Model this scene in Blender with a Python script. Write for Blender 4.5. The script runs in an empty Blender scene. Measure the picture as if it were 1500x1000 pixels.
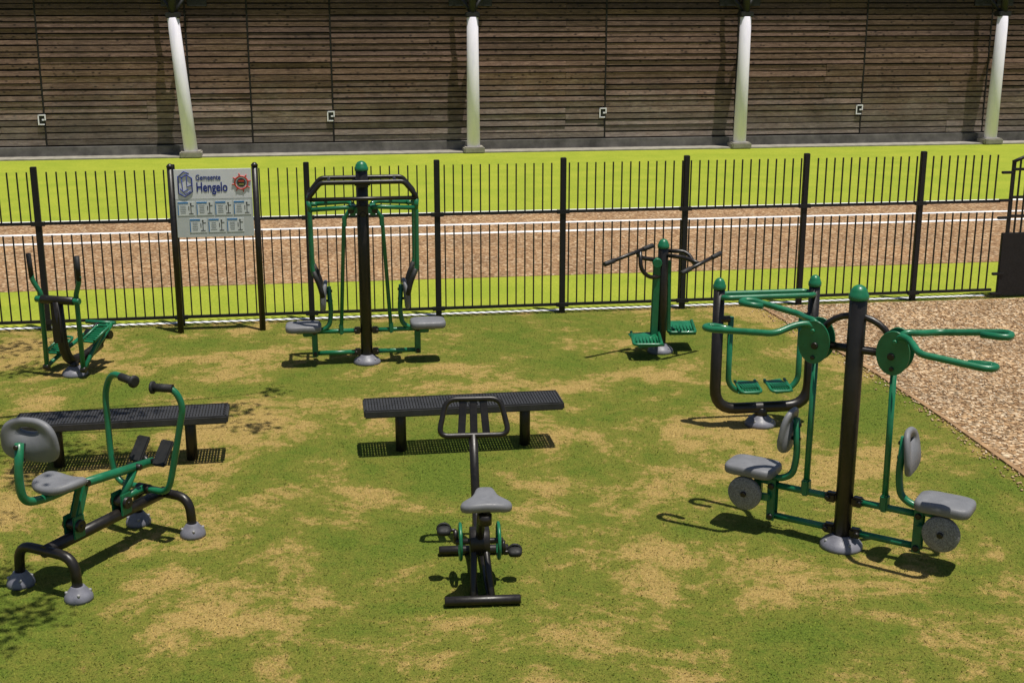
import bpy, bmesh, math, random
import numpy as np
from mathutils import Vector, Matrix, Euler
random.seed(7); np.random.seed(7)
scene=bpy.context.scene
COL=scene.collection
rad=math.radians

# ------------------------------------------------------------------ materials
def newmat(name):
    m=bpy.data.materials.new(name); m.use_nodes=True
    nt=m.node_tree; b=nt.nodes['Principled BSDF']
    return m,nt,b
def nd(nt,t,**kw):
    n=nt.nodes.new(t)
    for k,v in kw.items():
        if k in n.inputs.keys(): n.inputs[k].default_value=v
        else: setattr(n,k,v)
    return n
def ramp(nt,fac,stops,interp='LINEAR'):
    r=nt.nodes.new('ShaderNodeValToRGB'); r.color_ramp.interpolation=interp
    els=r.color_ramp.elements
    while len(els)<len(stops): els.new(0.5)
    for e,(p,c) in zip(els,stops):
        e.position=p; e.color=(c[0],c[1],c[2],1) if len(c)>=3 else (c[0],)*3+(1,)
    nt.links.new(fac,r.inputs[0]); return r.outputs[0]
def mix(nt,fac,a,b,mode='MIX'):
    m=nt.nodes.new('ShaderNodeMix'); m.data_type='RGBA'; m.blend_type=mode
    if isinstance(fac,(int,float)): m.inputs[0].default_value=fac
    else: nt.links.new(fac,m.inputs[0])
    for i,v in ((6,a),(7,b)):
        if isinstance(v,(tuple,list)): m.inputs[i].default_value=(v[0],v[1],v[2],1)
        else: nt.links.new(v,m.inputs[i])
    return m.outputs[2]
def noise(nt,vec,scale,detail=4,rough=.6,dist=0):
    n=nd(nt,'ShaderNodeTexNoise'); n.inputs['Scale'].default_value=scale
    n.inputs['Detail'].default_value=detail; n.inputs['Roughness'].default_value=rough
    n.inputs['Distortion'].default_value=dist
    if vec is not None: nt.links.new(vec,n.inputs['Vector'])
    return n.outputs['Fac']
def mapping(nt,vec,scale,loc=(0,0,0)):
    m=nd(nt,'ShaderNodeMapping'); m.inputs['Scale'].default_value=scale; m.inputs['Location'].default_value=loc
    nt.links.new(vec,m.inputs['Vector']); return m.outputs[0]
def bump(nt,h,b,strength=.4,dist=.02):
    n=nd(nt,'ShaderNodeBump'); n.inputs['Strength'].default_value=strength; n.inputs['Distance'].default_value=dist
    nt.links.new(h,n.inputs['Height']); nt.links.new(n.outputs[0],b.inputs['Normal'])
def paint(name,c,rough=.35,var=.25,coat=0.0,bs=.12,scale=9):
    m,nt,b=newmat(name)
    tc=nd(nt,'ShaderNodeTexCoord')
    f=noise(nt,tc.outputs['Object'],scale,6,.65)
    dark=tuple(x*(1-var) for x in c); lite=tuple(min(1,x*(1+var)+.004) for x in c)
    nt.links.new(ramp(nt,f,[(.3,dark),(.7,lite)]),b.inputs['Base Color'])
    nt.links.new(ramp(nt,noise(nt,tc.outputs['Object'],35,4,.7),[(.3,(rough*.8,)),(.75,(min(1,rough*1.4),))]),b.inputs['Roughness'])
    f2=noise(nt,tc.outputs['Object'],260,2,.5)
    bump(nt,f2,b,bs,.002)
    b.inputs['Coat Weight'].default_value=coat
    return m
GREEN=paint('green_powder_coat',(.008,.140,.060),.33,.22,.12)
BLACK=paint('dark_powder_coat',(.010,.0075,.0055),.36,.35,0)
FBLACK=paint('fence_black_paint',(.005,.005,.006),.6,.3)
RUBBER=paint('black_rubber',(.010,.010,.010),.6,.2)
GREY=paint('grey_plastic',(.165,.168,.180),.5,.14,bs=.3)
FLANGE=paint('grey_cast_base',(.16,.16,.19),.45,.25,bs=.3)
STEEL=paint('bolt_steel',(.28,.28,.28),.35,.2)
BENCHM=paint('bench_coated_metal',(.026,.026,.028),.55,.3,bs=.3)
WHITE=paint('sign_white',(.76,.78,.82),.4,.04)
SIGNLOW=paint('sign_grey_panel',(.55,.59,.60),.4,.06)
CARD=paint('sign_card',(.70,.74,.76),.4,.05)
BLUE=paint('sign_blue',(.012,.03,.24),.4,.1)
LBLUE=paint('sign_light_blue',(.05,.22,.50),.4,.1)
RED=paint('sign_red',(.50,.05,.03),.4,.1)
INK=paint('sign_ink',(.05,.055,.06),.5,.1)
PRINT=paint('sign_print',(.34,.37,.40),.5,.1)
OLIVE=paint('sign_olive',(.25,.25,.06),.5,.1)
m,nt,b=newmat('speckled_grey_disc'); DISC=m
tc=nd(nt,'ShaderNodeTexCoord')
nt.links.new(ramp(nt,noise(nt,tc.outputs['Object'],120,3,.8),[(.38,(.11,.11,.115)),(.62,(.30,.30,.31))]),b.inputs['Base Color'])
b.inputs['Roughness'].default_value=.7

# grass
def grass_nodes(nt):
    g=nd(nt,'ShaderNodeNewGeometry'); P=g.outputs['Position']
    p2=mapping(nt,P,(1,1,0),(3.3,1.7,0))
    big=noise(nt,p2,.60,10,.72,.5)
    mid=noise(nt,mapping(nt,P,(1,1,0),(13,5,0)),2.2,9,.78,.3)
    det=noise(nt,mapping(nt,P,(1,1,0),(3,9,0)),11.0,6,.85,.0)
    add=nd(nt,'ShaderNodeMath',operation='MULTIPLY_ADD'); nt.links.new(mid,add.inputs[0]); add.inputs[1].default_value=.5; nt.links.new(big,add.inputs[2])
    add2=nd(nt,'ShaderNodeMath',operation='MULTIPLY_ADD'); nt.links.new(det,add2.inputs[0]); add2.inputs[1].default_value=.26; nt.links.new(add.outputs[0],add2.inputs[2])
    patch=ramp(nt,add2.outputs[0],[(.895,(0,)),(.925,(.5,)),(.975,(.92,))])
    fine=noise(nt,p2,34,6,.8)
    fine2=noise(nt,mapping(nt,P,(1.0,.5,0)),105,3,.75)
    green=ramp(nt,fine,[(.3,(.060,.098,.012)),(.55,(.125,.170,.020)),(.75,(.225,.255,.040))])
    dry=ramp(nt,fine,[(.3,(.27,.180,.055)),(.5,(.40,.275,.092)),(.72,(.52,.38,.155))])
    yel=ramp(nt,add2.outputs[0],[(.76,(0,)),(.94,(.80,))])
    green=mix(nt,yel,green,(.225,.200,.038))
    col=mix(nt,patch,green,dry)
    spk=ramp(nt,fine2,[(.30,(.48,.50,.46)),(.5,(1,1,1)),(.72,(1.42,1.37,1.27))])
    col=mix(nt,.95,col,spk,'MULTIPLY')
    return col,fine,fine2,patch
m,nt,b=newmat('lawn_grass'); LAWN=m
col,fine,fine2,patch=grass_nodes(nt)
nt.links.new(col,b.inputs['Base Color']); b.inputs['Roughness'].default_value=.95; b.inputs['Specular IOR Level'].default_value=.15
sm=nd(nt,'ShaderNodeMath',operation='ADD'); nt.links.new(fine,sm.inputs[0]); nt.links.new(fine2,sm.inputs[1])
bump(nt,sm.outputs[0],b,.6,.03)
m,nt,b=newmat('grass_blades'); BLADE=m
col,fine,fine2,patch=grass_nodes(nt)
g=nd(nt,'ShaderNodeNewGeometry')
rp=ramp(nt,g.outputs['Random Per Island'],[(0,(.82,.86,.78)),(.6,(1.06,1.08,1.0)),(1,(1.3,1.26,1.12))])
nt.links.new(mix(nt,1.0,col,rp,'MULTIPLY'),b.inputs['Base Color']); b.inputs['Roughness'].default_value=.8; b.inputs['Specular IOR Level'].default_value=.2
vm=nd(nt,'ShaderNodeVectorMath',operation='MULTIPLY_ADD'); nt.links.new(g.outputs['Normal'],vm.inputs[0]); vm.inputs[1].default_value=(.2,.2,.2); vm.inputs[2].default_value=(0,0,1)
vn=nd(nt,'ShaderNodeVectorMath',operation='NORMALIZE'); nt.links.new(vm.outputs[0],vn.inputs[0]); nt.links.new(vn.outputs[0],b.inputs['Normal'])

m,nt,b=newmat('bright_field_grass'); FIELD=m
g=nd(nt,'ShaderNodeNewGeometry'); P=g.outputs['Position']
f=noise(nt,mapping(nt,P,(1,1,0)),22,6,.8); f2=noise(nt,mapping(nt,P,(1,1,0)),1.1,5,.6)
c1=ramp(nt,f,[(.3,(.205,.255,.024)),(.55,(.31,.365,.042)),(.75,(.42,.46,.075))])
c2=ramp(nt,f2,[(.35,(.86,.90,.8)),(.65,(1.08,1.03,1))])
nt.links.new(mix(nt,1,c1,c2,'MULTIPLY'),b.inputs['Base Color']); b.inputs['Roughness'].default_value=.95; b.inputs['Specular IOR Level'].default_value=.1
bump(nt,f,b,.5,.03)

def gravelmat(name,cols,scale,dark=.35,bs=.8):
    m,nt,b=newmat(name)
    g=nd(nt,'ShaderNodeNewGeometry'); P0=mapping(nt,g.outputs['Position'],(1,1,0))
    wn=nd(nt,'ShaderNodeTexNoise'); wn.inputs['Scale'].default_value=9; nt.links.new(P0,wn.inputs['Vector'])
    ad=nd(nt,'ShaderNodeVectorMath',operation='MULTIPLY_ADD'); nt.links.new(wn.outputs['Color'],ad.inputs[0]); ad.inputs[1].default_value=(.08,.08,0); nt.links.new(P0,ad.inputs[2])
    P=ad.outputs[0]
    v=nd(nt,'ShaderNodeTexVoronoi'); v.inputs['Scale'].default_value=scale; nt.links.new(P,v.inputs['Vector'])
    sx=nd(nt,'ShaderNodeSeparateColor'); nt.links.new(v.outputs['Color'],sx.inputs[0])
    c=ramp(nt,sx.outputs[0],cols)
    edge=ramp(nt,v.outputs['Distance'],[(.3,(1,1,1)),(.8,(dark,dark,dark))])
    c=mix(nt,1,c,edge,'MULTIPLY')
    big=ramp(nt,noise(nt,P0,.9,6,.65),[(.35,(.85,.85,.85)),(.65,(1.12,1.1,1.06))])
    c=mix(nt,1,c,big,'MULTIPLY')
    nt.links.new(c,b.inputs['Base Color']); b.inputs['Roughness'].default_value=.85; b.inputs['Specular IOR Level'].default_value=.2
    inv=nd(nt,'ShaderNodeMath',operation='SUBTRACT'); inv.inputs[0].default_value=1; nt.links.new(v.outputs['Distance'],inv.inputs[1])
    bump(nt,inv.outputs[0],b,bs,.02)
    return m
GRAVEL=gravelmat('path_gravel',[(0,(.19,.10,.045)),(.25,(.39,.24,.12)),(.6,(.54,.365,.205)),(1,(.74,.59,.41))],28,.32)
TRACK=gravelmat('track_cinder',[(0,(.23,.125,.060)),(.4,(.35,.210,.108)),(.8,(.44,.285,.155)),(1,(.60,.45,.29))],24,.55,.5)
EDGE=paint('path_edging',(.30,.18,.085),.8,.35)
LINE=paint('white_line_paint',(.82,.82,.82),.7,.08,scale=2)
m,nt,b=newmat('loose_pebbles'); PEB=m
g=nd(nt,'ShaderNodeNewGeometry')
nt.links.new(ramp(nt,g.outputs['Random Per Island'],[(0,(.18,.095,.045)),(.4,(.42,.26,.13)),(.8,(.58,.41,.24)),(1,(.76,.64,.48))]),b.inputs['Base Color']); b.inputs['Roughness'].default_value=.8

# wood wall
m,nt,b=newmat('weathered_boards'); WOOD=m
tc=nd(nt,'ShaderNodeTexCoord'); O=tc.outputs['Object']; g=nd(nt,'ShaderNodeNewGeometry')
R=g.outputs['Random Per Island']
grain=noise(nt,mapping(nt,O,(3.6,1,26)),1.0,9,.8,.5)
c=ramp(nt,grain,[(.30,(.060,.033,.023)),(.5,(.185,.112,.082)),(.70,(.36,.245,.190))])
isl=ramp(nt,R,[(0,(.76,.74,.73)),(.5,(.96,.94,.93)),(1,(1.2,1.18,1.18))])
c=mix(nt,1,c,isl,'MULTIPLY')
v=nd(nt,'ShaderNodeTexVoronoi'); v.inputs['Scale'].default_value=1; nt.links.new(mapping(nt,O,(4.5,1,7.5)),v.inputs['Vector'])
kn=ramp(nt,v.outputs['Distance'],[(.08,(.15,.12,.11)),(.26,(1,1,1))])
c=mix(nt,.95,c,kn,'MULTIPLY')
sep=nd(nt,'ShaderNodeSeparateXYZ'); nt.links.new(O,sep.inputs[0])
blot=noise(nt,mapping(nt,O,(1.2,1,1.8)),1.0,9,.8,.5)
z1=nd(nt,'ShaderNodeMath',operation='MULTIPLY_ADD'); nt.links.new(blot,z1.inputs[0]); z1.inputs[1].default_value=-3.6; nt.links.new(sep.outputs[2],z1.inputs[2])
gr=nd(nt,'ShaderNodeMapRange'); gr.inputs['From Min'].default_value=-1.45; gr.inputs['From Max'].default_value=.15; gr.inputs['To Min'].default_value=.78; gr.inputs['To Max'].default_value=0
nt.links.new(z1.outputs[0],gr.inputs['Value'])
greyc=ramp(nt,grain,[(.3,(.12,.100,.088)),(.55,(.28,.245,.22)),(.75,(.48,.44,.41))])
greyc=mix(nt,1,greyc,isl,'MULTIPLY')
c=mix(nt,gr.outputs[0],c,greyc)
dk=ramp(nt,noise(nt,mapping(nt,O,(.5,1,.8),(4,0,2)),1.0,6,.7,.3),[(.36,(.62,.60,.59)),(.6,(1.05,1.03,1.02))])
c=mix(nt,1,c,dk,'MULTIPLY')
top=nd(nt,'ShaderNodeMapRange'); top.inputs['From Min'].default_value=2.4; top.inputs['From Max'].default_value=4.1; top.inputs['To Min'].default_value=1; top.inputs['To Max'].default_value=.35  # shade under the roof painted into the board colour, darker with height
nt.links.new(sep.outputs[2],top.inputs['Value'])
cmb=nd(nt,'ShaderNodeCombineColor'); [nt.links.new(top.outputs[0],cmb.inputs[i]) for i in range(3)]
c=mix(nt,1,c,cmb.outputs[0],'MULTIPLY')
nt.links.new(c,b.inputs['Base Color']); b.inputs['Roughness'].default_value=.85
bump(nt,grain,b,.5,.02)
DARK=paint('shadow_gap_backing',(.006,.005,.004),.9,.2)
SOOT=paint('dark_roof_steel',(.009,.009,.010),.6,.3)
CONC=paint('concrete',(.28,.26,.22),.9,.3,bs=.5,scale=4)
PLINTH=paint('plinth_concrete',(.13,.12,.11),.9,.5,bs=.5,scale=2)
m,nt,b=newmat('column_white_paint'); COLW=m
tc=nd(nt,'ShaderNodeTexCoord')
f=noise(nt,mapping(nt,tc.outputs['Object'],(3,3,.6)),2,7,.7)
nt.links.new(ramp(nt,f,[(.33,(.80,.77,.92)),(.55,(.92,.88,1.0))]),b.inputs['Base Color']); b.inputs['Roughness'].default_value=.5
BARK=paint('bark',(.10,.07,.05),.9,.4,bs=.8,scale=5)
m,nt,b=newmat('tree_leaf'); LEAF=m
g=nd(nt,'ShaderNodeNewGeometry')
nt.links.new(ramp(nt,g.outputs['Random Per Island'],[(0,(.03,.06,.012)),(1,(.08,.13,.03))]),b.inputs['Base Color'])

# ------------------------------------------------------------------ geometry helpers
def empty(name,loc=(0,0,0),rz=0):
    e=bpy.data.objects.new(name,None); e.empty_display_size=.3
    e.location=loc; e.rotation_euler=(0,0,rz); COL.objects.link(e); return e
def mkobj(name,verts,faces,mat,parent=None,smooth=True,flat_faces=()):
    me=bpy.data.meshes.new(name); me.from_pydata([tuple(v) for v in verts],[],faces); me.update()
    if smooth:
        fl=set(flat_faces)
        for p in me.polygons: p.use_smooth = p.index not in fl
    me.materials.append(mat)
    o=bpy.data.objects.new(name,me); COL.objects.link(o)
    if parent: o.parent=parent
    return o
def fillet(pts,r,n=6):
    pts=[Vector(p) for p in pts]
    if r<=0 or len(pts)<3: return pts
    out=[pts[0]]
    for i in range(1,len(pts)-1):
        p=pts[i]; a=pts[i-1]-p; c=pts[i+1]-p
        la,lc=a.length,c.length; t=min(r,la*.49,lc*.49)
        p0=p+a.normalized()*t; p2=p+c.normalized()*t
        for k in range(n+1):
            u=k/n; out.append(p0*(1-u)**2+p*2*u*(1-u)+p2*u*u)
    out.append(pts[-1]); return out
def sweepdata(pts,r,seg=12,closed=False):
    n=len(pts); V=[];F=[]
    rr=r if isinstance(r,(list,tuple)) else [r]*n
    def tan(i):
        if closed: return (pts[(i+1)%n]-pts[(i-1)%n]).normalized()
        if i==0: return (pts[1]-pts[0]).normalized()
        if i==n-1: return (pts[-1]-pts[-2]).normalized()
        return ((pts[i+1]-pts[i]).normalized()+(pts[i]-pts[i-1]).normalized()).normalized()
    t=tan(0); up=Vector((0,0,1)) if abs(t.z)<.9 else Vector((1,0,0))
    u=t.cross(up).normalized()
    for i in range(n):
        t=tan(i); u=(u-t*u.dot(t)).normalized(); w=t.cross(u)
        for k in range(seg):
            a=2*math.pi*k/seg; V.append(pts[i]+(u*math.cos(a)+w*math.sin(a))*rr[i])
    m=n if closed else n-1
    for i in range(m):
        j=(i+1)%n
        for k in range(seg):
            k2=(k+1)%seg; F.append((i*seg+k,i*seg+k2,j*seg+k2,j*seg+k))
    flats=[]
    if not closed:
        flats=[len(F),len(F)+1]
        F.append(tuple(range(seg))[::-1]); F.append(tuple((n-1)*seg+k for k in range(seg)))
    return V,F,flats
def tube(par,name,mat,pts,r,fil=.08,seg=12,closed=False):
    p=fillet(pts,fil)
    if closed: p=[Vector(q) for q in pts]
    V,F,fl=sweepdata(p,r,seg,closed)
    return mkobj(name,V,F,mat,par,True,fl)
def cyl(par,name,mat,p0,p1,r0,r1=None,seg=20):
    r1=r0 if r1 is None else r1
    p0=Vector(p0);p1=Vector(p1); d=(p1-p0).normalized(); e=min(.006,(p1-p0).length*.2,r0*.3)
    P=[p0,p0+d*e,p1-d*e,p1]
    V,F,fl=sweepdata(P,[r0-e,r0,r1,r1-e],seg); return mkobj(name,V,F,mat,par,True,fl)
def box(par,name,mat,c,s,rot=(0,0,0),bev=.006):
    bm=bmesh.new(); bmesh.ops.create_cube(bm,size=1)
    bmesh.ops.scale(bm,vec=s,verts=bm.verts)
    if bev>0: bmesh.ops.bevel(bm,geom=list(bm.edges),offset=min(bev,min(s)*.45),segments=2,affect='EDGES')
    M=Matrix.Translation(c)@Euler(rot).to_matrix().to_4x4(); bmesh.ops.transform(bm,matrix=M,verts=bm.verts)
    me=bpy.data.meshes.new(name); bm.to_mesh(me); bm.free(); me.materials.append(mat)
    o=bpy.data.objects.new(name,me); COL.objects.link(o); o.parent=par; return o
def boxes(par,name,mat,L):
    V=[];F=[]
    for it in L:
        c,s=it[0],it[1]; tilt=it[2] if len(it)>2 else 0
        b0=len(V)
        for dx in(-.5,.5):
            for dy in(-.5,.5):
                for dz in(-.5,.5):
                    V.append((c[0]+dx*s[0],c[1]+dy*s[1]+dz*tilt,c[2]+dz*s[2]))
        for f in((0,1,3,2),(4,6,7,5),(0,4,5,1),(2,3,7,6),(0,2,6,4),(1,5,7,3)): F.append(tuple(b0+i for i in f))
    return mkobj(name,V,F,mat,par,False)
def lathe(par,name,mat,c,prof,axis=(0,0,1),seg=28,sx=1):
    q=Vector((0,0,1)).rotation_difference(Vector(axis).normalized()); V=[];F=[]
    for r,z in prof:
        for k in range(seg):
            a=2*math.pi*k/seg; w=q@Vector((r*math.cos(a),r*math.sin(a),z)); w.x*=sx; V.append(Vector(c)+w)
    for i in range(len(prof)-1):
        for k in range(seg):
            k2=(k+1)%seg; F.append((i*seg+k,i*seg+k2,(i+1)*seg+k2,(i+1)*seg+k))
    fl=[len(F),len(F)+1]
    F.append(tuple(range(seg))[::-1]); F.append(tuple((len(prof)-1)*seg+k for k in range(seg)))
    return mkobj(name,V,F,mat,par,True,fl)
def superell(w,h,n=36,e=3.2,taper=0):
    P=[]
    for k in range(n):
        a=2*math.pi*k/n; ca,sa=math.cos(a),math.sin(a)
        x=w/2*math.copysign(abs(ca)**(2/e),ca); y=h/2*math.copysign(abs(sa)**(2/e),sa)
        x*=1+taper*(y/(h/2)); 
        P.append((x,y))
    return P
def pad(par,name,mat,outline,th,M,bev=.018,hole=None,curve=0,curvey=0):
    n=len(outline); rings=[]
    def ring(ins,z):
        R=[]
        for x,y in outline:
            l=math.hypot(x,y); f=max(0,(l-ins)/l); R.append((x*f,y*f,z+curve*x*x+curvey*y*y))
        return R
    steps=[(bev,-th/2),(bev*.35,-th/2+bev*.3),(0,-th/2+bev),(0,th/2-bev),(bev*.35,th/2-bev*.3),(bev,th/2)]
    for ins,z in steps: rings.append(ring(ins,z))
    if hole:
        cx,cy,rx,ry=hole
        def hr(z):
            R=[]
            for x,y in outline:
                a=math.atan2((y-cy),(x-cx)); px=cx+rx*math.cos(a);py=cy+ry*math.sin(a); R.append((px,py,z+curve*px*px+curvey*py*py))
            return R
        rings.append(hr(th/2-.003)); rings.append(hr(-th/2+.003))
    else:
        for f,dz in((.55,.004),(.05,.005)):
            rings.append([(x*f,y*f,th/2+dz+curve*x*x*f*f+curvey*y*y*f*f) for x,y in outline])
    V=[Vector(v) for R in rings for v in R]; F=[]; m=len(rings)
    for i in range(m-1+(1 if hole else 0)):
        j=(i+1)%m
        for k in range(n):
            k2=(k+1)%n; F.append((i*n+k,i*n+k2,j*n+k2,j*n+k))
    fl=[]
    if not hole:
        fl=[len(F)]; F.append(tuple(range(n))[::-1]); F.append(tuple((m-1)*n+k for k in range(n)))
    V=[M@v for v in V]
    return mkobj(name,V,F,mat,par,True,fl)
def TRS(loc,rot=(0,0,0)): return Matrix.Translation(loc)@Euler(rot).to_matrix().to_4x4()

def flange(par,c,r=.155,nm='base_flange'):
    x,y,z=c
    lathe(par,nm,FLANGE,c,[(r,0),(r,.018),(r*.97,.034),(r*.86,.054),(r*.70,.072),(r*.56,.090),(r*.48,.102),(r*.46,.104)])
    for k in range(4):
        a=math.pi/4+k*math.pi/2; cyl(par,nm+'_bolt_%d'%k,STEEL,(x+r*.80*math.cos(a),y+r*.80*math.sin(a),.05),(x+r*.80*math.cos(a),y+r*.80*math.sin(a),.072),.011,seg=8)
def cap(par,c,r,nm='post_cap'):
    lathe(par,nm,GREEN,c,[(r*1.12,0),(r*1.14,.012),(r*1.14,.035),(r*1.02,.045),(r*.92,.068),(r*.66,.092),(r*.3,.105),(r*.05,.108)])
def boltknob(par,nm,c,ax,r=.022,l=.03,mat=None):
    c=Vector(c);a=Vector(ax).normalized(); cyl(par,nm,mat or BLACK,c-a*l,c+a*l,r,seg=14)

DEG=rad(8.31)
# ================================================================== ground
def sheet(name,pts,z,mat,rot=None):
    V=[(p[0],p[1],0) for p in pts]; o=mkobj(name,V,[tuple(range(len(V)))],mat,None,False)
    if rot: o.location=(0,16.34,z); o.rotation_euler=(0,0,DEG)
    else: o.location=(0,0,z)
    return o
sheet('ground',[(-300,-200),(300,-200),(300,400),(-300,400)],0,LAWN)
sheet('field_grass',[(-70,.16),(70,.16),(70,60),(-70,60)],.004,FIELD,1)
sheet('running_track',[(-70,2.32),(70,2.32),(70,8.36),(-70,8.36)],.008,TRACK,1)
for nm,o,w in(('track_line',8.33,.18),('track_line',6.95,.15),('track_line',6.05,.15)):
    sheet(nm,[(-70,o-w/2),(70,o-w/2),(70,o+w/2),(-70,o+w/2)],.012,LINE,1)
PB=[(3.36,16.78),(3.62,15.6),(4.06,13.5),(4.30,11.9),(4.47,10.46),(4.95,5),(5.2,-2)]
sheet('gravel_path',PB+[(13,-2),(13,18.1)],.006,GRAVEL)
V=[];F=[]
for i,(x,y) in enumerate(PB):
    V+=[(x-.035,y,0),(x-.035,y,.02),(x+.015,y,.02),(x+.015,y,0)]
for i in range(len(PB)-1):
    for k in range(3): F.append((i*4+k,i*4+k+1,(i+1)*4+k+1,(i+1)*4+k))
mkobj('path_edging',V,F,EDGE,None,False)
sheet('field_edge_line',[(-30,.09),(6.7,.09),(6.7,.17),(-30,.17)],.010,LINE,1)

# grass blades
def trimesh(name,co,mat,fidx=None):
    nv=co.shape[0]*co.shape[1]
    me=bpy.data.meshes.new(name); me.vertices.add(nv); me.vertices.foreach_set('co',co.ravel())
    if fidx is None: idx=np.arange(nv,dtype=np.int32)
    else: idx=(np.arange(co.shape[0])[:,None]*co.shape[1]+fidx.ravel()[None,:]).ravel().astype(np.int32)
    me.loops.add(len(idx)); me.loops.foreach_set('vertex_index',idx)
    me.polygons.add(len(idx)//3); me.polygons.foreach_set('loop_start',np.arange(0,len(idx),3,dtype=np.int32)); me.update(calc_edges=True); me.validate()
    me.materials.append(mat); o=bpy.data.objects.new(name,me); COL.objects.link(o); return o
N=260000
ys=5.2+(np.random.rand(N)**1.25)*12.6
xs=(np.random.rand(N)*2-1)*(ys*.45+.7)
px=np.interp(ys,[p[1] for p in PB][::-1],[p[0] for p in PB][::-1])
lim=16.34+.147*xs-.12+.20
ok=((xs<px-.02)|(ys>16.8))&(ys<lim)
xs=xs[ok];ys=ys[ok];n=len(xs)
h=np.random.uniform(.004,.017,n); w=np.random.uniform(.002,.005,n); a=np.random.rand(n)*6.283
lean=np.random.uniform(.5,2.2,n)*h; la=np.random.rand(n)*6.283
co=np.zeros((n,3,3))
co[:,0,0]=xs-np.cos(a)*w;co[:,0,1]=ys-np.sin(a)*w
co[:,1,0]=xs+np.cos(a)*w;co[:,1,1]=ys+np.sin(a)*w
co[:,2,0]=xs+np.cos(la)*lean;co[:,2,1]=ys+np.sin(la)*lean;co[:,2,2]=h
co[:,:2,2]=.0005
trimesh('grass',co,BLADE)
# loose pebbles on the path, a few spilled over the edging
N=18000
ys=6+np.random.rand(N)*11.6; px=np.interp(ys,[p[1] for p in PB][::-1],[p[0] for p in PB][::-1])
xs=px+.03+np.random.rand(N)*4.2
sp=np.random.rand(N)<.05; xs[sp]=px[sp]-np.abs(np.random.randn(sp.sum()))*.10
ok=(ys<16.34+.147*xs-.15); xs=xs[ok];ys=ys[ok];n=len(xs)
base=np.array([[1,0,0],[0,1,0],[-1,0,0],[0,-1,0],[0,0,1],[0,0,-1]],float)
co=base[None]*(np.random.uniform(.006,.017,(n,1,1))*np.random.uniform(.6,1.3,(n,6,1)))
co[:,:,2]*=.7
th=np.random.rand(n)*6.283; cx=co[:,:,0]*np.cos(th)[:,None]-co[:,:,1]*np.sin(th)[:,None]; cy=co[:,:,0]*np.sin(th)[:,None]+co[:,:,1]*np.cos(th)[:,None]
co[:,:,0]=cx+xs[:,None];co[:,:,1]=cy+ys[:,None];co[:,:,2]+=.010
trimesh('gravel_stones',co,PEB,np.array([[0,1,4],[1,2,4],[2,3,4],[3,0,4],[1,0,5],[2,1,5],[3,2,5],[0,3,5]]))

# ================================================================== building
B=empty('wooden_grandstand',(0,16.34,0),DEG)
co0=18.36; wo=co0+.55
cols=[1.63+7.46*i for i in range(-4,6)]
z=.30
seams=[-60]+sorted([c for c in cols]+[c+3.73 for c in cols]+[-4.25])+[70]
L=[]
while z<5.2:
    hgt=random.choice([.145,.15,.165,.17])
    for a_,b_ in zip(seams,seams[1:]):
        if b_-a_<.3: continue
        x=a_+.02
        while x<b_-.03:
            ln=min(b_-.02-x,random.choice([3.8,3.8,3.8,2.6]))
            if b_-.02-(x+ln)<.5: ln=b_-.02-x
            L.append(((x+ln/2,wo+random.uniform(-.010,.010),z+hgt/2+random.uniform(-.006,.006)),(ln-.006,.035,hgt-random.uniform(.022,.042)),random.uniform(-.01,.025)))
            x+=ln
    z+=hgt
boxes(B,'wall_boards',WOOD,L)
box(B,'wall_backing',DARK,(5,wo+.15,2.7),(140,.2,5.4),bev=0)
box(B,'plinth',PLINTH,(5,wo+.0,.14),(140,.24,.27),bev=.01)
box(B,'apron',CONC,(5,co0+.30,.02),(140,.9,.04),bev=.005)
box(B,'roof_overhang',SOOT,(5,wo+3.0,5.32),(142,6.4,.12),bev=0)
box(B,'eaves_beam',SOOT,(5,wo-.09,4.60),(140,.1,.5),bev=.01)
boxes(B,'door_seams',DARK,[((a_,wo-.005,2.7),(.035,.05,4.9)) for a_ in seams[1:-1]])
for i,c in enumerate(cols):
    lean={3:-.24,4:0.0,5:.03,6:.05}.get(i,0)
    cyl(B,'column_%d'%i,COLW,(c,co0,.12),(c+lean,co0+.02,3.56),.18,.150,seg=24)
    box(B,'column_foot_%d'%i,CONC,(c,co0,.09),(.56,.5,.17),bev=.03)
    tx=c+lean
    box(B,'column_head_%d'%i,SOOT,(tx,co0+.06,3.62),(.36,.34,.14),bev=.02)
    for s in(-1,1):
        tube(B,'brace_%d_%d'%(i,s),SOOT,[(tx,co0+.14,3.62),(tx+s*.40,co0+.42,4.25)],.045,0)
        box(B,'pier_%d_%d'%(i,s),SOOT,(c+s*.33,wo-.04,4.08),(.5,.05,.5),bev=.01)
    tube(B,'strut_%d'%i,SOOT,[(tx,co0,3.62),(tx,co0+.02,5.25)],.10,0)
for i,c in enumerate(cols):
    x=c+3.73-.06; y=wo-.045; zc=.98
    boxes(B,'door_plate_%d'%i,COLW,[((x,y,zc+.12),(.20,.02,.03)),((x-.085,y,zc),(.03,.02,.27)),((x+.085,y,zc+.045),(.03,.02,.12)),((x,y,zc-.12),(.12,.02,.03)),((x+.03,y-.002,zc),(.06,.02,.04))])
    box(B,'door_plate_back_%d'%i,SOOT,(x,y+.012,zc),(.15,.015,.22),bev=0)

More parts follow.
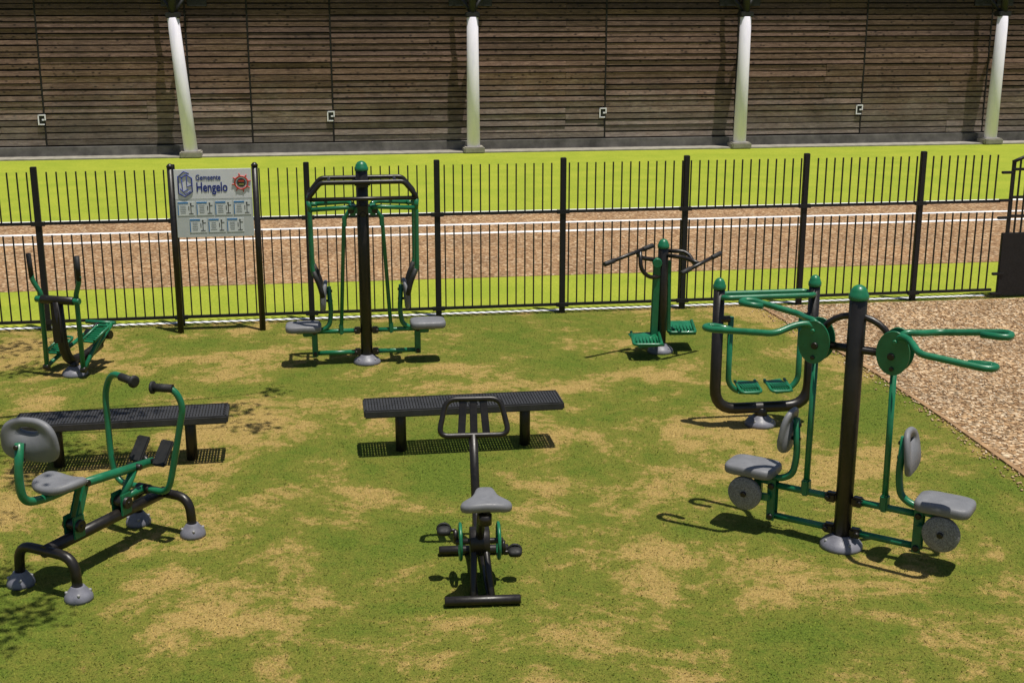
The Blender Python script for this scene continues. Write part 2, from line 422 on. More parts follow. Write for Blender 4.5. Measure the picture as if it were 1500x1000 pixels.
# ================================================================== fence
Fe=empty('metal_fence',(0,16.34,0),DEG)
def fence_run(s0,s1,tag,posts):
    boxes(Fe,'rails_'+tag,FBLACK,[(((s0+s1)/2,0,.115),(s1-s0,.035,.035)),(((s0+s1)/2,0,1.35),(s1-s0,.035,.035))])
    L=[]; x=s0+.06
    while x<s1:
        if min(abs(x-p) for p in posts)>.05:
            L.append(((x,-.0,.66),(.016,.018,1.09))); L.append(((x,0,1.665),(.016,.018,.63)))
        x+=.1155
    boxes(Fe,'bars_'+tag,FBLACK,L)
    for i,p in enumerate(posts):
        box(Fe,'post_%s_%d'%(tag,i),FBLACK,(p,0,1.02),(.072,.066,2.05),bev=.006)
        boxes(Fe,'brackets_%s_%d'%(tag,i),FBLACK,[((p,-.02,.115),(.16,.05,.05)),((p,-.02,1.35),(.16,.05,.05))])
po=[5.57-1.634*i for i in range(12)]
fence_run(po[-1]-1,6.72,'a',po)
fence_run(8.35,13.0,'b',[8.4,10.0,11.6,13.0])
G=empty('metal_gate',(0,16.34,0),DEG)
g0=6.86; g1=8.22
box(G,'latch_post',FBLACK,(8.32,0,.98),(.07,.07,1.96))
box(G,'lower_panel',FBLACK,((g0+g1)/2-.03,0,.47),(g1-g0+.06,.05,.88))
for zz in(1.14,1.40,1.78): box(G,'rail_%d'%(zz*100),FBLACK,((g0+g1)/2,0,zz),(g1-g0,.04,.035))
L=[];x=g0+.02
while x<=g1:
    u=(x-g0)/(g1-g0); L.append(((x,0,.9+.5*(.98+.18*math.sin(math.pi*u))),(.05 if x<g0+.05 or x>g1-.1 else .018,.025,.98+.18*math.sin(math.pi*u)))); x+=.095
boxes(G,'gate_bars',FBLACK,L)
tube(G,'arch_top',FBLACK,[(g0+(g1-g0)*k/12,0,1.88+.18*math.sin(math.pi*k/12)) for k in range(13)],.024,0)
for zz in(.06,.34,1.12,1.36,1.74): box(G,'hinge_%d'%(zz*100),FBLACK,(6.79,-.01,zz),(.16,.05,.035))

# ================================================================== information sign
S=empty('information_sign',(-3.62,15.44,0),DEG)
for s in(-1,1):
    tube(S,'post_%d'%s,BLACK,[(s*.50,0,0),(s*.50,0,2.06)],.038,0,16)
    lathe(S,'post_cap_%d'%s,BLACK,(s*.50,0,2.055),[(.042,0),(.042,.015),(.02,.04),(.004,.045)])
box(S,'panel_header',WHITE,(0,-.02,1.85),(.915,.02,.36),bev=.002)
box(S,'panel_body',SIGNLOW,(0,-.02,1.435),(.915,.02,.465),bev=.002)
def text(nm,t,size,x,z,mat,sx=1,off=.002):
    c=bpy.data.curves.new(nm,'FONT'); c.body=t; c.size=size; c.extrude=.001; c.offset=off; c.align_x='LEFT'
    c.materials.append(mat); o=bpy.data.objects.new(nm,c); COL.objects.link(o); o.parent=S
    o.location=(x,-.0325,z); o.rotation_euler=(rad(90),0,0); o.scale=(sx,1,1); return o
text('town_word','Gemeente',.092,-.205,1.90,BLUE,.76,.0014); text('town_name','Hengelo',.158,-.205,1.760,BLUE,.70,.0035)
def poly(nm,pts,mat,y=-.033,par=S,r=.007,closed=False):
    return tube(par,nm,mat,[(p[0],y,p[1]) for p in pts],r,0,6,closed)
poly('crest_outline',[(-.41,1.74),(-.34,1.70),(-.25,1.76),(-.25,1.92),(-.31,1.97),(-.37,1.93),(-.41,1.95),(-.41,1.84)],BLUE,r=.008,closed=True)
poly('crest_a',[(-.37,1.93),(-.36,1.76),(-.30,1.79)],BLUE,r=.006); poly('crest_b',[(-.31,1.96),(-.31,1.82),(-.26,1.84)],BLUE,r=.006)
poly('crest_c',[(-.40,1.95),(-.34,2.005),(-.28,1.98)],BLUE,r=.006); poly('crest_d',[(-.39,1.80),(-.33,1.73),(-.27,1.77)],BLUE,r=.006)
wx,wz=.335,1.86
poly('wheel_rim',[(wx+.078*math.cos(t*math.pi/12),wz+.078*math.sin(t*math.pi/12)) for t in range(24)],RED,r=.009,closed=True)
for k in range(8):
    a=k*math.pi/4+.2; poly('wheel_spoke_%d'%k,[(wx+.078*math.cos(a),wz+.078*math.sin(a)),(wx+.115*math.cos(a),wz+.115*math.sin(a))],RED,r=.007)
lathe(S,'wheel_hub',INK,(wx,-.031,wz),[(.052,0),(.052,.003),(.048,.004)],(0,-1,0))
box(S,'wheel_hub_band',RED,(wx,-.037,wz+.02),(.07,.003,.02),bev=0); box(S,'wheel_hub_low',OLIVE,(wx,-.037,wz-.02),(.06,.003,.02),bev=0)
ink=[];blue=[];cards=[];prt=[]
def card(x,z,w=.205,hh=.17):
    cards.append(((x,-.0315,z),(w,.003,hh))); blue.append(((x-w*.18,-.0335,z+hh*.42),(w*.60,.003,.020)))
    blue.append(((x-w*.46,-.0335,z-.015),(.010,.003,hh*.72)))
    for k in range(5): prt.append(((x-w*.18,-.0335,z+.035-k*.021),(w*.34*random.uniform(.7,1),.002,.008)))
    fx=x+w*.27
    ink.append(((fx,-.0335,z-.005),(.009,.003,.11))); ink.append(((fx,-.0335,z-.06),(.055,.003,.008)))
    ink.append(((fx-.024,-.0335,z+.005),(.009,.003,.05))); ink.append(((fx+.016,-.0335,z+.035),(.040,.003,.008))); ink.append(((fx,-.0335,z+.060),(.018,.003,.018)))
for k in range(4): card(-.335+.222*k,1.555)
for k in range(3): card(-.205+.222*k,1.345)
boxes(S,'cards',CARD,cards); boxes(S,'card_headers',LBLUE,blue); boxes(S,'card_drawings',INK,ink); boxes(S,'card_text',PRINT,prt)

# ================================================================== lever station base (shared)
def lever_base(P,seatz=.48,span=.56,discs=False,seatx=.72):
    for s in(-1,1):
        for zz,r in((.385,.026),(.135,.026)):
            tube(P,'lower_bar_%d_%d'%(s,zz*1000),GREEN,[(s*.07,0,zz),(s*span,0,zz)],r,0,14)
            box(P,'pivot_clamp_%d_%d'%(s,zz*1000),BLACK,(s*.10,0,zz),(.09,.075,.075),bev=.015)
            boltknob(P,'pivot_bolt_%d_%d'%(s,zz*1000),(s*.12,0,zz),(0,1,0),.02,.055)
            boltknob(P,'end_bolt_%d_%d'%(s,zz*1000),(s*span,0,zz),(0,1,0),.024,.06)
        for y in(-.035,.035):
            box(P,'end_link_%d_%d'%(s,y*1000),GREEN,(s*span,y,.27),(.065,.012,.34),bev=.006)
        box(P,'seat_beam_%d'%s,GREEN,(s*(span+.06),0,seatz-.09),(.14,.05,.05),bev=.008)
        tube(P,'seat_tube_%d'%s,GREEN,[(s*.405,0,seatz+.45),(s*.385,0,seatz+.16),(s*.41,0,seatz-.0),(s*.50,0,seatz-.055),(s*(seatx+.08),0,seatz-.06)],.027,.10)
        pad(P,'seat_%d'%s,GREY,superell(.40,.32,44,4.6),.078,TRS((s*seatx,0,seatz)),.022,curve=-.12,curvey=-.12)
        M=Matrix.Translation((s*.45,0,seatz+.35))@Euler((0,rad(-s*6),0)).to_matrix().to_4x4()@Matrix(((0,0,s,0),(1,0,0,0),(0,1,0,0),(0,0,0,1)))
        pad(P,'backrest_%d'%s,GREY,superell(.31,.35,40,2.8,-.12),.045,M,.018,hole=(0,.09,.055,.022),curve=.8)
        for zz in(.29,.40):
            boltknob(P,'back_bolt_%d_%d'%(s,zz*100),(s*.40,0,seatz+zz),(1,0,0),.016,.035,BLACK)
        if discs:
            y=-.13
            lathe(P,'weight_disc_%d'%s,DISC,(s*.745,y+.02,.315),[(.128,-.02),(.133,-.012),(.133,.018),(.125,.026),(.05,.028)],(0,-1,0),36)
            cyl(P,'disc_hub_%d'%s,BLACK,(s*.745,y+.02,.315),(s*.745,y-.03,.315),.022)
            box(P,'disc_bracket_%d'%s,GREEN,(s*.66,-.07,.30),(.20,.03,.06),bev=.006)
            cyl(P,'disc_axle_%d'%s,GREEN,(s*.745,-.10,.315),(s*.745,.05,.315),.02)
            box(P,'seat_post_%d'%s,GREEN,(s*.68,0,.37),(.06,.05,.14),bev=.006)

# ------------------------------------------------------------------ chest press
P=empty('chest_press_machine',(-1.653,14.02,0),DEG)
flange(P,(0,0,0))
cyl(P,'post',BLACK,(0,0,.06),(0,0,2.2),.066,seg=28); cap(P,(0,0,2.19),.066)
lever_base(P,.45,.58,False,.70)
for s in(-1,1):
    for y in(-.20,.20):
        tube(P,'press_arm_%d_%d'%(s,y*100),GREEN,[(s*.50,y*.9,1.80),(s*.58,y,1.80),(s*.575,y,1.15),(s*.555,y,1.08)],.026,.05)
        tube(P,'press_arm_top_%d_%d'%(s,y*100),GREEN,[(s*.575,y,1.78),(s*.585,y,1.90)],.026,.0)
        tube(P,'press_grip_%d_%d'%(s,y*100),RUBBER,[(s*.565,y,1.12),(s*.50,y,.96),(s*.47,y,.82)],.028,.06)
    tube(P,'press_link_%d'%s,GREEN,[(s*.10,-.12,1.80),(s*.16,-.20,1.82),(s*.56,-.20,1.80)],.025,.06)
    tube(P,'press_link_back_%d'%s,GREEN,[(s*.10,.12,1.80),(s*.16,.20,1.82),(s*.56,.20,1.80)],.025,.06)
    box(P,'pivot_housing_%d'%s,GREEN,(s*.11,0,1.76),(.10,.20,.11),bev=.02)
    boltknob(P,'pivot_%d'%s,(s*.13,0,1.77),(0,1,0),.035,.13)
    tube(P,'pull_rod_%d'%s,GREEN,[(s*.14,-.08,1.78),(s*.21,-.06,1.66),(s*.28,-.02,.39)],.022,.08)
    box(P,'rod_fork_top_%d'%s,GREEN,(s*.205,-.06,1.64),(.05,.06,.12),bev=.01)
    box(P,'rod_fork_low_%d'%s,GREEN,(s*.28,-.01,.41),(.05,.07,.12),bev=.01)
for y in(-.20,.20):
    tube(P,'canopy_bar_%d'%(y*100),BLACK,[(-.585,y,1.89),(-.575,y,1.94),(-.45,y,2.09),(.45,y,2.09),(.575,y,1.94),(.585,y,1.89)],.026,.04)
tube(P,'canopy_low_bar',BLACK,[(-.58,-.2,1.91),(.58,-.2,1.91)],.022,0)
for s in(-1,1):
    tube(P,'canopy_cross_%d'%s,BLACK,[(s*.58,-.20,1.92),(s*.58,.20,1.92)],.021,0)
    tube(P,'canopy_rib_%d'%s,BLACK,[(s*.36,-.20,2.09),(s*.36,.20,2.09)],.018,0)
box(P,'canopy_collar',BLACK,(0,0,2.06),(.17,.42,.06),bev=.02)
box(P,'pivot_collar',BLACK,(0,0,1.77),(.16,.16,.12),bev=.02)
boltknob(P,'front_bolt_a',(0,-.06,1.72),(0,1,0),.03,.03)

# ------------------------------------------------------------------ lat pull
P=empty('lat_pull_machine',(2.494,8.95,0),rad(-32))
flange(P,(0,0,0),.16)
cyl(P,'post',BLACK,(0,0,.06),(0,0,1.93),.064,seg=28); cap(P,(0,0,1.92),.064)
lever_base(P,.50,.56,True,.73)
tube(P,'top_arc',BLACK,[(-.27+.0,0,1.58)]+[(.26*math.cos(math.pi*(1-k/14)),0,1.60+.20*math.sin(math.pi*k/14)) for k in range(15)]+[(.27,0,1.58)],.024,0,14)
tube(P,'top_bar',BLACK,[(-.27,0,1.55),(.27,0,1.55)],.03,0,14)
for s in(-1,1):
    for y,nm in((-.055,''),(.069,'_back')):
        lathe(P,'pivot_plate%s_%d'%(nm,s),GREEN,(s*.29,y,1.575),[(.160,0),(.163,.004),(.163,.010),(.160,.014)],(0,-1,0),40,.74)
    boltknob(P,'plate_bolt_%d'%s,(s*.28,0,1.55),(0,1,0),.026,.085)
    boltknob(P,'plate_bolt_top_%d'%s,(s*.30,0,1.66),(0,1,0),.016,.085,GREEN)
    boltknob(P,'plate_bolt_low_%d'%s,(s*.29,0,1.46),(0,1,0),.016,.085)
    tube(P,'pull_rod_%d'%s,GREEN,[(s*.29,0,1.47),(s*.30,0,.38)],.024,0)
    box(P,'rod_fork_%d'%s,GREEN,(s*.30,0,.42),(.06,.08,.13),bev=.012)
    for y in(-1,1):
        e=(1.08 if y<0 else .97) if s<0 else 1.02
        ze=1.62 if y<0 else 1.745
        Y=.28*y
        tube(P,'pull_arm_%d_%d'%(s,y),GREEN,[(s*.27,y*.035,1.63),(s*.33,y*.05,1.71),(s*.42,y*.12,1.70),(s*.52,Y*.92,1.67+.02*y),(s*(e-.06),Y,ze),(s*e,Y-.03*y,ze),(s*e,Y-.10*y,ze-.004),(s*(e-.05),Y-.125*y,ze-.004),(s*(e-.19),Y-.11*y,ze-.01)],.0245,.06,14)
# ------------------------------------------------------------------ air walker
P=empty('air_walker_machine',(2.42,11.82,0),DEG)
flange(P,(0,0,0),.15); cyl(P,'stub',BLACK,(0,0,.06),(0,0,.18),.062)
tube(P,'u_frame',BLACK,[(-.47,0,1.38),(-.47,0,.18),(.47,0,.18),(.47,0,1.38)],.054,.22,18)
for s in(-1,1):
    cap(P,(s*.47,0,1.37),.054,'frame_cap_%d'%s)
    cyl(P,'pivot_sleeve_%d'%s,BLACK,(s*.47,-.02,1.08),(s*.36,-.02,1.08),.033)
    tube(P,'swing_arm_%d'%s,GREEN,[(s*.35,-.02,1.10),(s*.35,-.02,.45),(s*.27,-.02,.36),(s*.12,-.02,.36)],.028,.12)
    box(P,'foot_plate_%d'%s,GREEN,(s*.15,-.03,.395),(.20,.24,.018),(rad(14),0,s*.25),.006)
    boxes(P,'foot_grip_%d'%s,GREEN,[((s*.15-.075+.025*k,-.03,.413),(.010,.17,.014)) for k in range(7)])
    tube(P,'foot_rim_%d'%s,GREEN,[(s*.15-.10,.085,.43),(s*.15-.10,-.15,.38),(s*.15+.10,-.15,.38),(s*.15+.10,.085,.43)],.015,.05)
tube(P,'hand_rail_front',GREEN,[(-.47,.0,1.29),(-.42,-.09,1.30),(.42,-.09,1.30),(.47,0,1.29)],.027,.08)
tube(P,'hand_rail_back',GREEN,[(-.47,.0,1.29),(-.42,.09,1.30),(.42,.09,1.30),(.47,0,1.29)],.027,.08)
# ------------------------------------------------------------------ stepper
P=empty('pendulum_stepper_machine',(1.745,14.49,0),0)
flange(P,(0,0,0),.15); cyl(P,'post',BLACK,(0,0,.06),(0,0,1.25),.06,seg=24); cap(P,(0,0,1.24),.06)
box(P,'lever_beam',GREEN,(-.085,-.07,.66),(.085,.05,.92),(0,rad(1),0),.012)
box(P,'lever_beam_right',GREEN,(.085,.05,.66),(.05,.05,.85),(0,rad(-1),0),.012)
boltknob(P,'beam_pivot',(-.075,-.06,1.08),(0,1,0),.055,.05,GREEN)
for nm,(a_,b_),sup in(('left',((-.70,-.40,1.13),(-.13,-.02,1.27)),[(-.04,-.03,1.10),(-.26,-.10,1.14),(-.32,-.14,1.22)]),
                      ('right',((.16,-.46,1.04),(.64,-.12,1.20)),[(.04,-.03,1.16),(.24,-.12,1.15),(.38,-.28,1.11)])):
    a_=Vector(a_);b_=Vector(b_)
    tube(P,'handle_bar_'+nm,BLACK,[a_,b_],.022,0)
    d=(b_-a_).normalized()
    cyl(P,'grip_a_'+nm,RUBBER,a_-d*.01,a_+d*.14,.028); cyl(P,'grip_b_'+nm,RUBBER,b_-d*.14,b_+d*.01,.028)
    tube(P,'handle_support_'+nm,BLACK,sup,.025,.10)
tube(P,'guard_left',BLACK,[(-.28,-.12,1.22),(-.27,-.16,1.02),(-.17,-.14,.92),(-.05,-.07,.92)],.024,.10)
tube(P,'guard_right',BLACK,[(.05,.02,1.2),(.28,.0,1.2),(.36,-.1,1.05),(.36,-.22,1.09)],.024,.10)
for nm,c,r in(('left',(-.19,-.20,.20),.1),('right',(.25,.20,.24),-.1)):
    box(P,'foot_plate_'+nm,GREEN,c,(.32,.38,.02),(rad(10),0,r+.15),.006)
    boxes(P,'foot_grip_'+nm,GREEN,[((c[0]-.12+.04*k,c[1],c[2]+.014),(.012,.28,.018)) for k in range(7)])
    tube(P,'foot_rim_'+nm,GREEN,[(c[0]-.16,c[1]+.18,c[2]+.045),(c[0]-.16,c[1]-.20,c[2]-.005),(c[0]+.16,c[1]-.20,c[2]-.005),(c[0]+.16,c[1]+.18,c[2]+.045)],.018,.05)
    tube(P,'foot_arm_'+nm,GREEN,[(c[0],c[1],c[2]-.02),(c[0]*.4,c[1]*.4,c[2]+.02)],.025,0)
# ------------------------------------------------------------------ cross trainer
P=empty('cross_trainer_machine',(-4.90,13.45,0),rad(-14.7))
flange(P,(.05,.10,0),.14)
tube(P,'stub',BLACK,[(.05,.10,.06),(.05,.10,.16)],.05,0)
tube(P,'main_post',BLACK,[(-.005,-.02,.86),(.0,0,.35),(.02,.06,.16),(.05,.35,.16),(.06,.60,.22)],.055,.16,16)
box(P,'post_shroud',BLACK,(-.02,-.03,.62),(.12,.07,.46),(0,0,0),.015)
cyl(P,'top_bar',BLACK,(-.20,-.02,.87),(.20,-.02,.87),.046)
cyl(P,'crank_hub',BLACK,(-.10,.60,.34),(.22,.60,.34),.05)
lathe(P,'flywheel',BLACK,(.06,.60,.34),[(.13,-.02),(.14,-.01),(.14,.01),(.13,.02)],(1,0,0),32)
for s in(-1,1):
    tube(P,'swing_arm_%d'%s,GREEN,[(s*.29,-.03,1.15),(s*.285,-.03,1.08),(s*.215,0,.93),(s*.22,0,.86),(s*.225,0,.10)],.027,.06)
    tube(P,'grip_%d'%s,RUBBER,[(s*.295,-.04,1.37),(s*.288,-.03,1.10)],.027,0)
    cyl(P,'arm_pivot_%d'%s,GREEN,(s*.17,-.02,.87),(s*.27,-.02,.87),.036)
    zb=.42 if s>0 else .26
    tube(P,'pedal_beam_%d'%s,GREEN,[(s*.235,0,.10),(s*.22,.34,zb-.06),(s*.17,.62,zb+.03)],.024,.1)
    boltknob(P,'beam_pivot_%d'%s,(s*.23,0,.10),(1,0,0),.035,.03,BLACK)
    c=(s*.235,.28,zb)
    box(P,'pedal_%d'%s,GREEN,c,(.15,.32,.02),(rad(16),0,0),.006)
    boxes(P,'pedal_grip_%d'%s,GREEN,[((c[0],c[1]-.12+.04*k,c[2]+.015+(-.12+.04*k)*.287),(.12,.012,.012)) for k in range(7)])
    tube(P,'pedal_rim_%d'%s,GREEN,[(c[0]-.075,c[1]-.16,c[2]-.02),(c[0]-.075,c[1]+.16,c[2]+.07),(c[0]+.075,c[1]+.16,c[2]+.07),(c[0]+.075,c[1]-.16,c[2]-.02)],.014,.04)
    tube(P,'crank_%d'%s,GREEN,[(s*.13+.03,.60,.34),(s*.17,.62,zb+.03)],.028,0)
tube(P,'rear_bar',GREEN,[(-.10,.62,.47),(.26,.64,.47)],.024,0)
tube(P,'rear_stay',GREEN,[(.22,.64,.47),(.12,.25,.12)],.024,0)
# ------------------------------------------------------------------ rower
P=empty('rowing_machine',(-3.235,8.18,0),rad(-25.7))
for nm,yy in(('rear',0.0),('front',1.21)):
    tube(P,'arch_'+nm,BLACK,[(-.27,yy,.06),(-.255,yy,.31),(.255,yy,.31),(.27,yy,.06)],.036,.13,16)
    for s in(-1,1): flange(P,(s*.27,yy,0),.098,'foot_%s_%d'%(nm,s))
tube(P,'main_beam',BLACK,[(0,-.02,.31),(0,1.23,.31)],.044,0,16)
for i,yy in enumerate((.28,.76)):
    for s in(-1,1): box(P,'pivot_cheek_%d_%d'%(i,s),GREEN,(s*.045,yy,.39),(.014,.11,.17),bev=.006)
    boltknob(P,'pivot_%d'%i,(0,yy,.40),(1,0,0),.046,.075,BLACK)
    boltknob(P,'pivot_nut_%d'%i,(0,yy,.40),(1,0,0),.012,.082,BLACK)
for s in(-1,1):
    box(P,'link_%d'%s,GREEN,(s*.030,.34,.54),(.018,.065,.34),(rad(-23),0,0),.008)
tube(P,'link_front',GREEN,[(0,.76,.40),(0,.93,.62)],.032,0)
boltknob(P,'rail_pivot_a',(0,.40,.68),(1,0,0),.024,.06); boltknob(P,'rail_pivot_b',(0,.93,.62),(1,0,0),.024,.06)
tube(P,'seat_rail',GREEN,[(0,.20,.69),(0,1.12,.595)],.034,0,14)
tube(P,'back_tube',GREEN,[(0,.34,.68),(0,.05,.68),(0,-.15,.72),(0,-.17,.90),(0,-.13,1.14)],.030,.13,14)
pad(P,'seat',GREY,superell(.35,.30,40,3.0,.12),.06,TRS((.0,.17,.735),(rad(-2),0,0)),.022,curve=.9)
M=TRS((.04,-.06,1.15),(rad(98),0,rad(14)))
pad(P,'backrest',GREY,superell(.42,.33,44,2.7,-.06),.05,M,.02,hole=(0,.08,.075,.028),curve=.6)
for zz in(1.02,1.12): boltknob(P,'back_bolt_%d'%(zz*100),(0,-.14,zz),(0,1,0),.018,.035)
tube(P,'handle_yoke',GREEN,[(-.08,1.02,1.265),(-.28,1.06,1.285),(-.37,1.07,1.12),(-.325,1.03,.60),(-.27,1.02,.42),(.24,1.0,.42),(.29,1.01,.60),(.40,1.05,1.12),(.34,1.03,1.25),(.21,.98,1.25)],.0245,.12,14)
for a_,b_,s in(((-.16,1.03,1.272),(-.01,1.0,1.262),-1),((.34,1.02,1.25),(.19,.975,1.25),1)):
    tube(P,'hand_grip_%d'%s,RUBBER,[a_,b_],.031,0,14)
    lathe(P,'grip_end_%d'%s,RUBBER,b_,[(.03,-.015),(.048,-.006),(.048,.006),(.03,.012)],(s,.2,0.05))
for s in(-1,1):
    box(P,'foot_plate_%d'%s,RUBBER,(s*.115,1.12,.68),(.12,.03,.21),(rad(-38),0,0),.01)
    tube(P,'foot_stem_%d'%s,BLACK,[(0,1.08,.60),(s*.115,1.13,.64)],.022,0)
tube(P,'yoke_bracket',GREEN,[(0,.80,.42),(0,1.02,.42)],.03,0)
boltknob(P,'yoke_pivot',(0,1.01,.42),(1,0,0),.034,.06,BLACK)
# ------------------------------------------------------------------ bike
P=empty('exercise_bike',(-.200,7.97,0),rad(4.5))
cyl(P,'rear_foot',BLACK,(-.26,0,.04),(.26,0,.04),.034)
cyl(P,'front_foot',BLACK,(-.28,.84,.04),(.24,.84,.04),.034)
for s in(-1,1):
    tube(P,'frame_strut_%d'%s,BLACK,[(s*.065,.0,.045),(s*.04,.36,.30),(s*.035,.40,.36)],.024,.05)
    tube(P,'ground_beam_%d'%s,BLACK,[(s*.05,.0,.05),(s*.03,.86,.05)],.02,0)
tube(P,'seat_post',BLACK,[(0,.06,.68),(0,.20,.50),(0,.38,.30)],.03,.04,16)
tube(P,'seat_clamp',BLACK,[(.02,.0,.67),(.02,.0,.60)],.045,0,16)
tube(P,'front_post',BLACK,[(0,.30,.31),(0,.62,.28),(-.0,.86,.38),(-.01,.98,.90)],.033,.14,16)
tube(P,'front_brace',BLACK,[(0,.84,.05),(-.0,.84,.35)],.03,0)
cyl(P,'crank_axle',BLACK,(-.17,.38,.31),(.17,.38,.31),.022)
cyl(P,'hub_shell',BLACK,(-.07,.38,.31),(.07,.38,.31),.105,seg=28)
for s in(-1,1):
    tube(P,'guard_ring_%d'%s,GREEN,[(s*.135,.38+.125*math.cos(k*math.pi/14),.31+.125*math.sin(k*math.pi/14)) for k in range(28)],.013,0,8,True)
    for k in range(3):
        a=k*2*math.pi/3+.4; tube(P,'guard_spoke_%d_%d'%(s,k),GREEN,[(s*.135,.38,.31),(s*.135,.38+.125*math.cos(a),.31+.125*math.sin(a))],.008,0,8)
    py_,pz_=(.38+s*-.02,.31-s*.08)
    tube(P,'crank_arm_%d'%s,BLACK,[(s*.165,.38,.31),(s*.17,py_,pz_)],.017,0)
    cyl(P,'pedal_axle_%d'%s,BLACK,(s*.165,py_,pz_),(s*.21,py_,pz_),.012)
    pad(P,'pedal_%d'%s,RUBBER,superell(.10,.10,24,3),.045,TRS((s*.25,py_,pz_),(rad(10),0,0)),.015)
    tube(P,'pedal_strap_%d'%s,RUBBER,[(s*.25+.045*math.cos(k*math.pi/8),py_+.02,pz_+.045*math.sin(k*math.pi/8)) for k in range(9)],.010,0,8)
out=[]
n=48
for k in range(n):
    a=2*math.pi*k/n; y=-math.cos(a)*.145; t=(y+.145)/.29
    wv=.110*(1/(1+math.exp((t-.50)*12)))+.080
    s_=math.sin(a); out.append((math.copysign(abs(s_)**.42,s_)*wv,y))
pad(P,'saddle',GREY,out[::-1],.065,TRS((.03,.10,.725),(rad(4),0,0)),.022,curve=-.6,curvey=.6)
loop=[]
Mr=TRS((-.005,1.015,1.02),(rad(70),0,0))
c4=[Vector((-.20,.135,0)),Vector((.20,.135,0)),Vector((.262,-.135,0)),Vector((-.262,-.135,0))]
for i in range(4):
    p=c4[i];a_=c4[i-1]-p;b_=c4[(i+1)%4]-p
    for k in range(7):
        u=k/6; p0=p+a_.normalized()*.075;p2=p+b_.normalized()*.075
        loop.append(Mr@(p0*(1-u)**2+p*2*u*(1-u)+p2*u*u))
tube(P,'handle_frame',BLACK,loop,.021,0,14,True)
for k,x in enumerate((-.085,0,.085)):
    a_=Mr@Vector((x*.85,.135,0)); b_=Mr@Vector((x*1.1,-.135,0)); c_=(a_+b_)/2
    box(P,'handle_slat_%d'%k,BLACK,c_,(.056,.014,.265),(rad(-20),math.atan2(-(b_-a_).x,.27),0),.005)

# ------------------------------------------------------------------ benches
def bench(loc,rz,ln):
    P=empty('park_bench',loc,rz)
    w=.39; zt=.455
    L=[]
    x=-ln/2+.035
    while x<ln/2-.03:
        L.append(((x,0,zt-.008),(.019,w-.04,.012))); x+=.0265
    boxes(P,'seat_slats',BENCHM,L)
    boxes(P,'seat_ribs',BENCHM,[((0,y,zt-.018),(ln-.04,.022,.016)) for y in(-.13,-.065,0,.065,.13)])
    for y in(-1,1):
        box(P,'side_rail_%d'%y,BENCHM,(0,y*(w/2-.012),zt-.035),(ln,.03,.075),bev=.012)
    for x in(-1,1):
        box(P,'end_rail_%d'%x,BENCHM,(x*(ln/2-.016),0,zt-.035),(.03,w-.056,.074),bev=.012)
        cyl(P,'leg_%d'%x,BLACK,(x*.575,0,0),(x*.575,0,zt-.05),.050,seg=20)
        box(P,'leg_bracket_%d'%x,BLACK,(x*.575,0,zt-.055),(.12,w-.06,.04),bev=.006)
bench((-3.45,10.76,0),rad(9.5),1.84)
bench((-.45,11.17,0),rad(8.5),1.82)

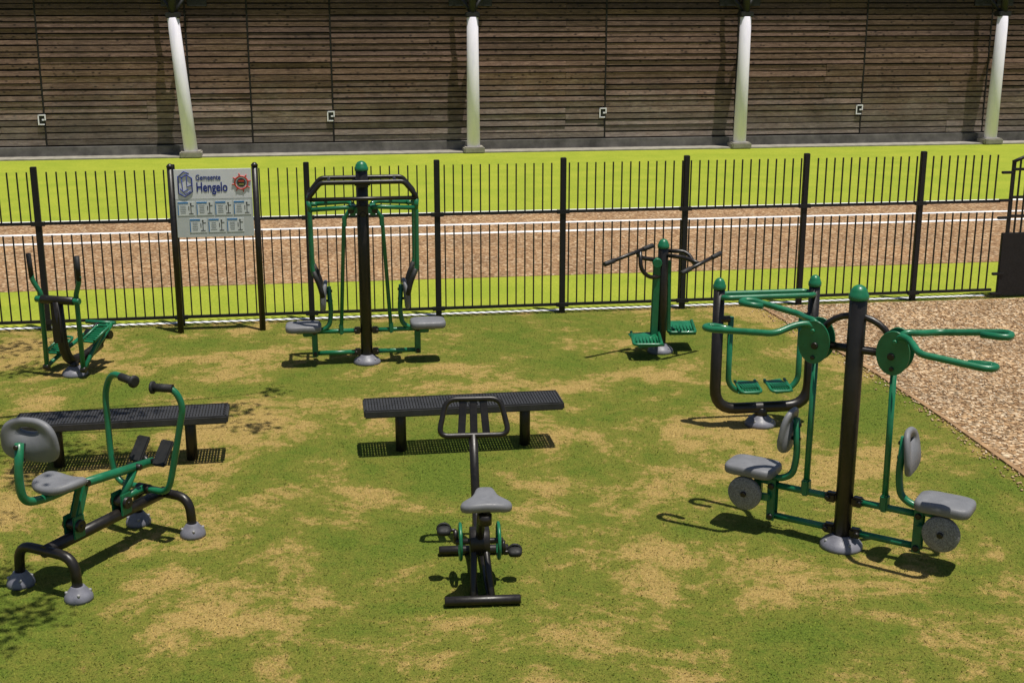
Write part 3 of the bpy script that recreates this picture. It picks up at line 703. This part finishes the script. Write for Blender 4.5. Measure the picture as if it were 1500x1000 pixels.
# ================================================================== tree outside the frame (throws the dappled shade at left)
T=empty('broadleaf_tree',(-6.6,10.6,0),0)
def limb(nm,pts,r0,r1):
    p=fillet(pts,.6,5); n=len(p); rr=[r0+(r1-r0)*i/(n-1) for i in range(n)]
    V,F,fl=sweepdata(p,rr,10); mkobj(nm,V,F,BARK,T,True,fl)
limb('trunk',[(0,0,0),(.05,.05,2.2),(-.1,.1,4.2),(.1,0,6.6)],.24,.09)
clusters=[]
for k in range(34):
    a=random.random()*6.283; r=random.uniform(.2,1.9); clusters.append(((r*math.cos(a)-.3,r*math.sin(a),random.uniform(4.9,7.8)),random.uniform(.35,.6),260))
for wx_,wy_,zz,rr_,cnt in((-1.85,11.55,5.6,.26,70),(-1.55,12.15,5.7,.16,34),(-1.55,11.05,5.5,.22,50),(-2.3,11.35,5.5,.20,40),(-2.65,10.3,5.4,.35,110),(-3.3,10.2,5.4,.38,150),(-3.7,10.9,5.6,.35,130),
                      (-2.35,7.15,5.3,.24,80),(-2.55,6.8,5.2,.22,70),(-2.75,7.7,5.3,.25,70),(-5.0,13.9,5.7,.4,140),(-4.5,13.0,5.6,.3,80),(-3.5,8.9,5.5,.30,90),(-3.2,9.6,5.6,.25,60)):
    c=(wx_+6.6,wy_-10.6,zz); clusters.append((c,rr_,cnt))
    limb('branch_%d'%len(clusters),[(0,.05,4.3),(c[0]*.5,c[1]*.5,zz-.3),c],.05,.006)
V=[];F=[]
for c,r,cnt in clusters:
    for _ in range(cnt):
        d=Vector((random.gauss(0,1),random.gauss(0,1),random.gauss(0,.7)))*r*.55
        p=Vector(c)+d; s=random.uniform(.03,.06); R=Euler((random.uniform(-.8,.8),random.uniform(-.8,.8),random.uniform(0,6.3))).to_matrix()
        b0=len(V)
        for q in((-s,0,0),(0,-s*.5,.01),(s,0,0),(0,s*.5,.01)): V.append(p+R@Vector(q))
        F.append((b0,b0+1,b0+2,b0+3))
mkobj('foliage',V,F,LEAF,T,False)

# ================================================================== light
sd=Vector((.17,-.13,1)).normalized()
w=bpy.data.worlds.new('World'); scene.world=w; w.use_nodes=True
nt=w.node_tree; bg=nt.nodes['Background']; sky=nt.nodes.new('ShaderNodeTexSky'); sky.sky_type='NISHITA'; sky.sun_disc=False
sky.sun_elevation=math.asin(sd.z); sky.sun_rotation=math.atan2(sd.x,sd.y)
nt.links.new(sky.outputs[0],bg.inputs[0]); bg.inputs[1].default_value=.065
l=bpy.data.lights.new('sun','SUN'); l.energy=4.9; l.angle=rad(.5); l.color=(1,.95,.86)
lo=bpy.data.objects.new('sun',l); lo.rotation_euler=sd.to_track_quat('Z','Y').to_euler(); lo.location=(5,-5,20); COL.objects.link(lo)

cam=bpy.data.cameras.new('camera'); cam.sensor_width=36; cam.lens=44.88; cam.clip_end=1000
c=bpy.data.objects.new('camera',cam); c.location=(0,0,4); c.rotation_euler=(rad(90-14.97),0,0); COL.objects.link(c); scene.camera=c
scene.view_settings.view_transform='Standard'; scene.view_settings.look='None'; scene.view_settings.exposure=0
